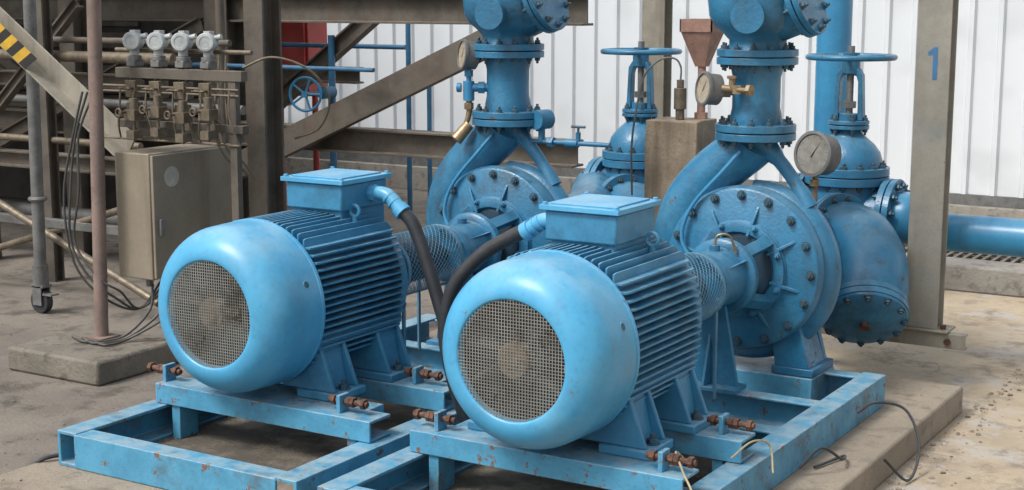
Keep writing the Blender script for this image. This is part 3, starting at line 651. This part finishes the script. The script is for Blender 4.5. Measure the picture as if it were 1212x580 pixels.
for i in range(4):
    m=M(); x=0; m.cyl((x,0,.085),(x,0,0),.020,None,12); m.bx(x-.034,x+.034,-.03,.03,-.02,.03); m.cyl((x,0,0),(x,0,-.12),.007,None,8); m.cyl((x-.025,-.03,.02),(x-.025,-.07,.02),.006,None,8); m.torus((x-.025,-.075,.02),(0,1,0),.018,.004,16,6); m.bx(-.025,.025,-.03,.03,-.11,-.07)
    simple('needle_valve',m,MANI,'small brass brown needle valve on vertical tubing','valve',group='needle valves on the rack',loc=(-2.95+i*.16,1.34,1.22+.02*(i%2)))
cab=thing('junction_cabinet','tan grey steel junction cabinet with round pale sticker','cabinet',(-2.965,1.635,.42))
m=M(); m.bx(-.125,.105,-.30,.30,0,.62); body=mk('cabinet_body',m,CAB,cab,bevel=.006)
m=M(); m.bx(.107,.125,-.295,.295,.008,.612); dr=mk('door',m,CAB,cab,bevel=.004)
m=M(); m.cyl((.1252,-.17,.50),(.1265,-.17,.50),.050,None,28); mk('sticker',m,STICK,dr)
m=M(); m.bx(.125,.142,-.27,-.245,.22,.30); mk('handle',m,GALV,dr,bevel=.002)
for z in(.10,.50): mk('hinge',M().cyl((.115,.303,z),(.115,.303,z+.07),.010,None,10),CAB,dr)
for k,y in enumerate((-.22,-.08,.06,.2)):
    mk('conduit_gland',M().cyl((0,y,-.05),(0,y,.0),.018,None,8),GALV,cab)
def wire(name,pts,r,mat,label,cat='cable',group=None):
    m=M(); m.tube(pts,r,8); simple(name,m,mat,label,cat,group=group)
for i,dx in enumerate((0,.03,.07)):
    wire('hanging_cable',[RK(p) for p in [(-2.95+dx,.86,1.25),(-3.00+dx*.5,.84,1.05),(-3.05+dx*1.3,.82,.80),(-3.04+dx*.6,.82,.56),(-2.99+dx*1.6,.84,.40),(-2.88+dx*.9,.90,.28+dx*.8),(-2.80,1.0,.24),(-2.76+dx,1.1,.36)]],.006,CABLEG,'thin dark cable hanging in a loose loop by pole','cable','hanging instrument cables')
for i,x in enumerate((-2.95,-2.88,-2.82)):
    wire('hanging_cable',[(x,1.42,.38),(x+.03,1.36,.26),(x-.05-.04*i,1.25,.14),(x-.16,1.12,.128),(x-.30,1.16,.13)],.0065,CABLEG,'thin dark cable dropping from the cabinet base','cable','hanging instrument cables')
cp=thing('scaffold_pole','grey galvanised scaffold pole with a caster wheel','scaffold pole',(-4.3,1.88,0))
m=M(); m.cyl((0,0,.16),(0.05,0,3.0),.035,None,20); m.cyl((0,0,.16),(0,0,.28),.045,None,16); m.torus((0.01,0,.66),(0,0,1),.040,.014,16,8); mk('tube',m,GALV,cp)
m=M(); m.cyl((.0,-.022,.07),(.0,.022,.07),.07,None,28); mk('caster_wheel',m,BLACKR,cp,bevel=.004)
m=M(); m.bx(-.035,.035,-.036,-.027,.05,.16); m.bx(-.035,.035,.027,.036,.05,.16); m.bx(-.05,.05,-.036,.036,.152,.165); m.bx(.04,.11,-.03,.03,.11,.12); mk('caster_fork',m,GALV,cp)
hz=thing('hazard_brace','grey steel angle brace with yellow black hazard stripes','brace',(0,1.5,0))
A=V((-4.5,0,1.925)); Bp=V((-3.18,0,1.045)); m=M(); m.beam(A,Bp,sL(.10,.115,.010,1)); mk('angle_bar',m,OLIVE,hz,bevel=.002)
d=(Bp-A).normalized(); upv=V((0,1,0)).cross(d)
if upv.z<0: upv=-upv
m=M(); s0=.40
for i in range(8):
    p=A+d*(s0+i*.055); sh=d*.05
    q=p-upv*.05; m.ext([q,q+d*.055,q+d*.055+upv*.10+sh,q+upv*.10+sh],(0,-.0008,0),i%2)
for i in range(len(m.v)): m.v[i]=(m.v[i][0],m.v[i][1]-.0525,m.v[i][2])
mk('hazard_tape',m,[YEL,BLK],hz)
# ---------------------------------------------------------------- platform
PY=3.9
pf=thing('steel_platform','weathered brown steel platform frame with diagonal braces','platform',(0,0,0))
def PB(name,p0,p1,w,h,mat=BROWN,up=(0,0,1),sect=None): return mk(name,M().beam(p0,p1,sect or sI(w,h,.014,.010),up),mat,pf,bevel=.002)
for X,Y in((-4.68,PY),(-8.2,PY),(-7.2,6.4),(-9.6,6.4)): PB('column',(X,Y,0),(X,Y,2.75),.20,.20,up=(0,1,0))
PB('beam',(-10,PY-.0,1.71),(-1.86,PY,1.71),.14,.18); PB('beam',(-10,PY,.865),(-1.92,PY,.865),.14,.16)
PB('beam',(-10,6.4,1.8),(-7.2,6.4,1.8),.14,.19); PB('beam',(-10,6.4,1.0),(-7.2,6.4,1.0),.12,.17)
PB('brace',(-4.50,PY-.14,.64),(-2.1,PY-.14,1.675),.09,.14,mat=BROWN,sect=sC(.07,.17,.012,-1))
PB('brace',(-5.15,4.6,.80),(-3.8,4.6,1.76),.08,.12)
PB('brace',(-8.1,PY-.1,.2),(-4.8,PY-.1,1.6),.08,.11); PB('brace',(-4.8,PY+.2,.1),(-8.0,PY+.2,1.7),.08,.11)
PB('beam',(-4.6,PY+.1,1.70),(-7.2,6.3,1.70),.12,.17); PB('beam',(-4.6,PY+.1,.86),(-7.2,6.3,.86),.12,.15)
PB('beam',(-10,2.9,.72),(-4.6,2.9,.72),.10,.11,mat=BROWN)
PB('beam',(-10,3.0,1.25),(-4.7,3.0,1.25),.08,.10,mat=BROWN)
PB('column',(-6.0,2.9,0),(-6.0,2.9,2.7),.12,.12,up=(0,1,0)); PB('column',(-5.0,2.6,0),(-5.0,2.6,2.7),.08,.08,up=(0,1,0)); PB('column',(-5.5,3.3,0),(-5.5,3.3,2.7),.14,.14,up=(0,1,0))
PB('brace',(-5.9,2.8,.9),(-4.9,2.8,1.75),.06,.07); PB('beam',(-5.8,4.9,1.22),(-4.3,4.9,1.22),.10,.12)
PB('ledger',(-10,2.2,.46),(-3.3,2.2,.46),.05,.05,mat=GALV,sect=sB(.05,.05))
mk('deck',M().bx(-11,-5.0,2.3,5.4,2.75,2.8),BROWN,pf)  # unseen overhead deck, placed and sized to shade the left side
mk('walkway_plate',M().bx(-11,-5.2,4.0,5.2,.95,.98),BROWN,pf)
eq=thing('dark_infill_housing','dark steel machine housing added to darken the space under platform','infill',(-8.2,5.3,0))  # added dark mass that fills in the gloom behind the rack
m=M(); m.bx(-2.2,2.1,-.3,.6,.985,2.35); m.bx(-2.2,2.1,-.2,.6,.0,.945); mk('infill_shell',m,DARKS,eq,bevel=.01)
m=M()
for i in range(12): m.bx(-1.8,1.6,-.33,-.303,1.10+i*.09,1.14+i*.09)
mk('louvre',m,BROWN,eq,bevel=.002)
def pipe(p0,p1,r,mat,label,group=None,n=14): simple('service_pipe',M().cyl(p0,p1,r,None,n),mat,label,'pipe',group=group)
G1='platform service pipes'; G2='blue service pipes'
pipe((-10,3.3,1.08),(-4.0,3.3,1.08),.030,GALV,'grey galvanised horizontal service pipe in platform',G1)
pipe((-10,3.1,.34),(-3.4,3.1,.34),.045,GALV,'grey galvanised horizontal service pipe near ground',G1)
pipe((-10,2.7,1.42),(-4.0,2.7,1.42),.035,MANI,'brown horizontal service pipe under deck',G1)
pipe((-10,2.75,1.52),(-3.6,2.75,1.52),.02,BROWN,'thin dark horizontal conduit under deck',G1)
pipe((-10,2.6,.90),(-4.2,2.6,.90),.022,MANI,'thin brown horizontal conduit behind the rack',G1)
pipe((-4.9,2.4,0),(-4.9,2.4,2.7),.022,MANI,'thin brown vertical conduit behind the rack',G1)
pipe((-3.9,3.0,0.0),(-3.9,3.0,2.7),.028,BROWN,'dark brown vertical conduit behind the rack',G1)
pipe((-5.6,2.2,.1),(-3.4,2.2,.75),.022,MANI,'dull slanted scaffold tube near the ground',G1)
pipe((-5.2,2.0,.75),(-3.5,2.0,.12),.022,MANI,'dull slanted scaffold tube crossing another',G1)
pipe((-4.7,3.6,1.34),(-3.2,3.6,1.34),.014,B_DIM,'thin blue horizontal tube beside diagonal brace',G2)
pipe((-5.3,5.2,1.42),(-4.1,5.2,1.42),.018,B_DIM,'thin blue horizontal service pipe behind platform',G2)
pipe((-4.29,5.5,0),(-4.29,5.5,2.4),.020,B_DIM,'thin blue vertical pipe before white wall',G2)
pipe((-4.10,5.5,0),(-4.10,5.5,1.35),.018,B_DIM,'thin blue short vertical pipe before white wall',G2)
rc=thing('hydrant_cabinet','red steel fire hose cabinet on red posts','fire cabinet',(-5.45,5.6,0))
m=M(); m.bx(-.22,.18,-.1,.15,1.0,1.62); mk('cabinet_body',m,RED,rc,bevel=.006)
m=M(); m.bx(-.20,.16,-.125,-.103,1.02,1.60); mk('door',m,RED,rc,bevel=.004)
for x in(-.20,.16): mk('leg',M().cyl((x,0,0),(x,0,1.0),.025,None,14),RED,rc)
bw=thing('wheel_valve','blue upright handwheel valve on a blue service line','valve',(-4.28,4.35,1.12))
m=M(); wheel(m,(0,-.1,0),(.3,-1,0),.115,.010); mk('handwheel',m,B_PIPE,bw)
m=M(); m.cyl((0,-.1,0),(0,.12,0),.014,None,10); m.cyl((0,.08,0),(0,.20,0),.045,None,20); m.cyl((0,.2,-1.12),(0,.2,.4),.025,None,20); mk('valve_body',m,B_DIM,bw)
wire('clear_hose',[(-2.50,1.62,1.45),(-2.38,1.70,1.50),(-2.24,1.8,1.44),(-2.2,1.9,1.30),(-2.3,1.95,1.15),(-2.5,2.0,1.08)],.006,MANI,'thin grey hose curving from the instrument rack','hose')
wire('ground_wire',[(-2.5,-.75,.01),(-2.2,-.48,.012),(-1.98,-.38,.012),(-1.89,-.32,.04),(-1.82,-.28,.13),(-1.74,-.15,.135)],.008,BLACKR,'thin black wire lying on the concrete ground')
wire('ground_wire',[(.58,1.62,.20),(.64,1.66,.24),(.74,1.72,.21),(.82,1.64,.10),(.83,1.48,.012),(.775,1.34,.125)],.0055,BLACKR,'thin black wire looping over the plinth edge')
wire('ground_wire',[(.58,1.0,.15),(.64,1.05,.22),(.68,1.15,.16),(.65,1.26,.135),(.60,1.1,.13)],.0055,BLACKR,'thin black wire coiled on the plinth')
wire('earth_wire',[(.47,.36,.30),(.44,.28,.38),(.50,.20,.35),(.56,.14,.28),(.46,.06,.27),(.38,.0,.26)],.0035,WIREY,'thin cream earth wire curling over the skid')
wire('earth_wire',[(.49,.60,.28),(.54,.66,.33),(.57,.74,.30),(.60,.70,.22)],.0035,WIREY,'thin cream earth wire clipped on the skid rail')
# ---------------------------------------------------------------- camera, light
cam=bpy.data.cameras.new('Camera'); co=bpy.data.objects.new('Camera',cam); COL.objects.link(co); sc.camera=co
F=V((-.5153,.8409,-.165)).normalized(); co.location=(2.331,-3.789,1.782)
co.rotation_euler=F.to_track_quat('-Z','Y').to_euler(); cam.lens=1750/1212*36; cam.sensor_width=36; cam.clip_end=300
w=bpy.data.worlds.new('World'); sc.world=w; w.use_nodes=True; n=w.node_tree; n.nodes.clear()
SE,SR=52,205
sky=n.nodes.new('ShaderNodeTexSky'); sky.sky_type='NISHITA'; sky.sun_disc=False; sky.sun_elevation=math.radians(SE); sky.sun_rotation=math.radians(SR); sky.dust_density=5; sky.air_density=1.5
hs=n.nodes.new('ShaderNodeHueSaturation'); hs.inputs['Saturation'].default_value=.35; hs.inputs['Value'].default_value=1.1
bg=n.nodes.new('ShaderNodeBackground'); bg.inputs[1].default_value=.15; ow=n.nodes.new('ShaderNodeOutputWorld')
n.links.new(sky.outputs[0],hs.inputs['Color']); n.links.new(hs.outputs[0],bg.inputs[0]); n.links.new(bg.outputs[0],ow.inputs[0])
sl=bpy.data.lights.new('Sun','SUN'); sl.energy=2.3; sl.angle=math.radians(16); sl.color=(1,.97,.93)
so=bpy.data.objects.new('Sun',sl); COL.objects.link(so); e=math.radians(SE);a=math.radians(SR)
sd=V((math.sin(a)*math.cos(e),math.cos(a)*math.cos(e),math.sin(e))); so.rotation_euler=sd.to_track_quat('Z','Y').to_euler(); so.location=(0,0,6)
sc.view_settings.view_transform='Standard'; sc.view_settings.look='None'; sc.view_settings.exposure=0
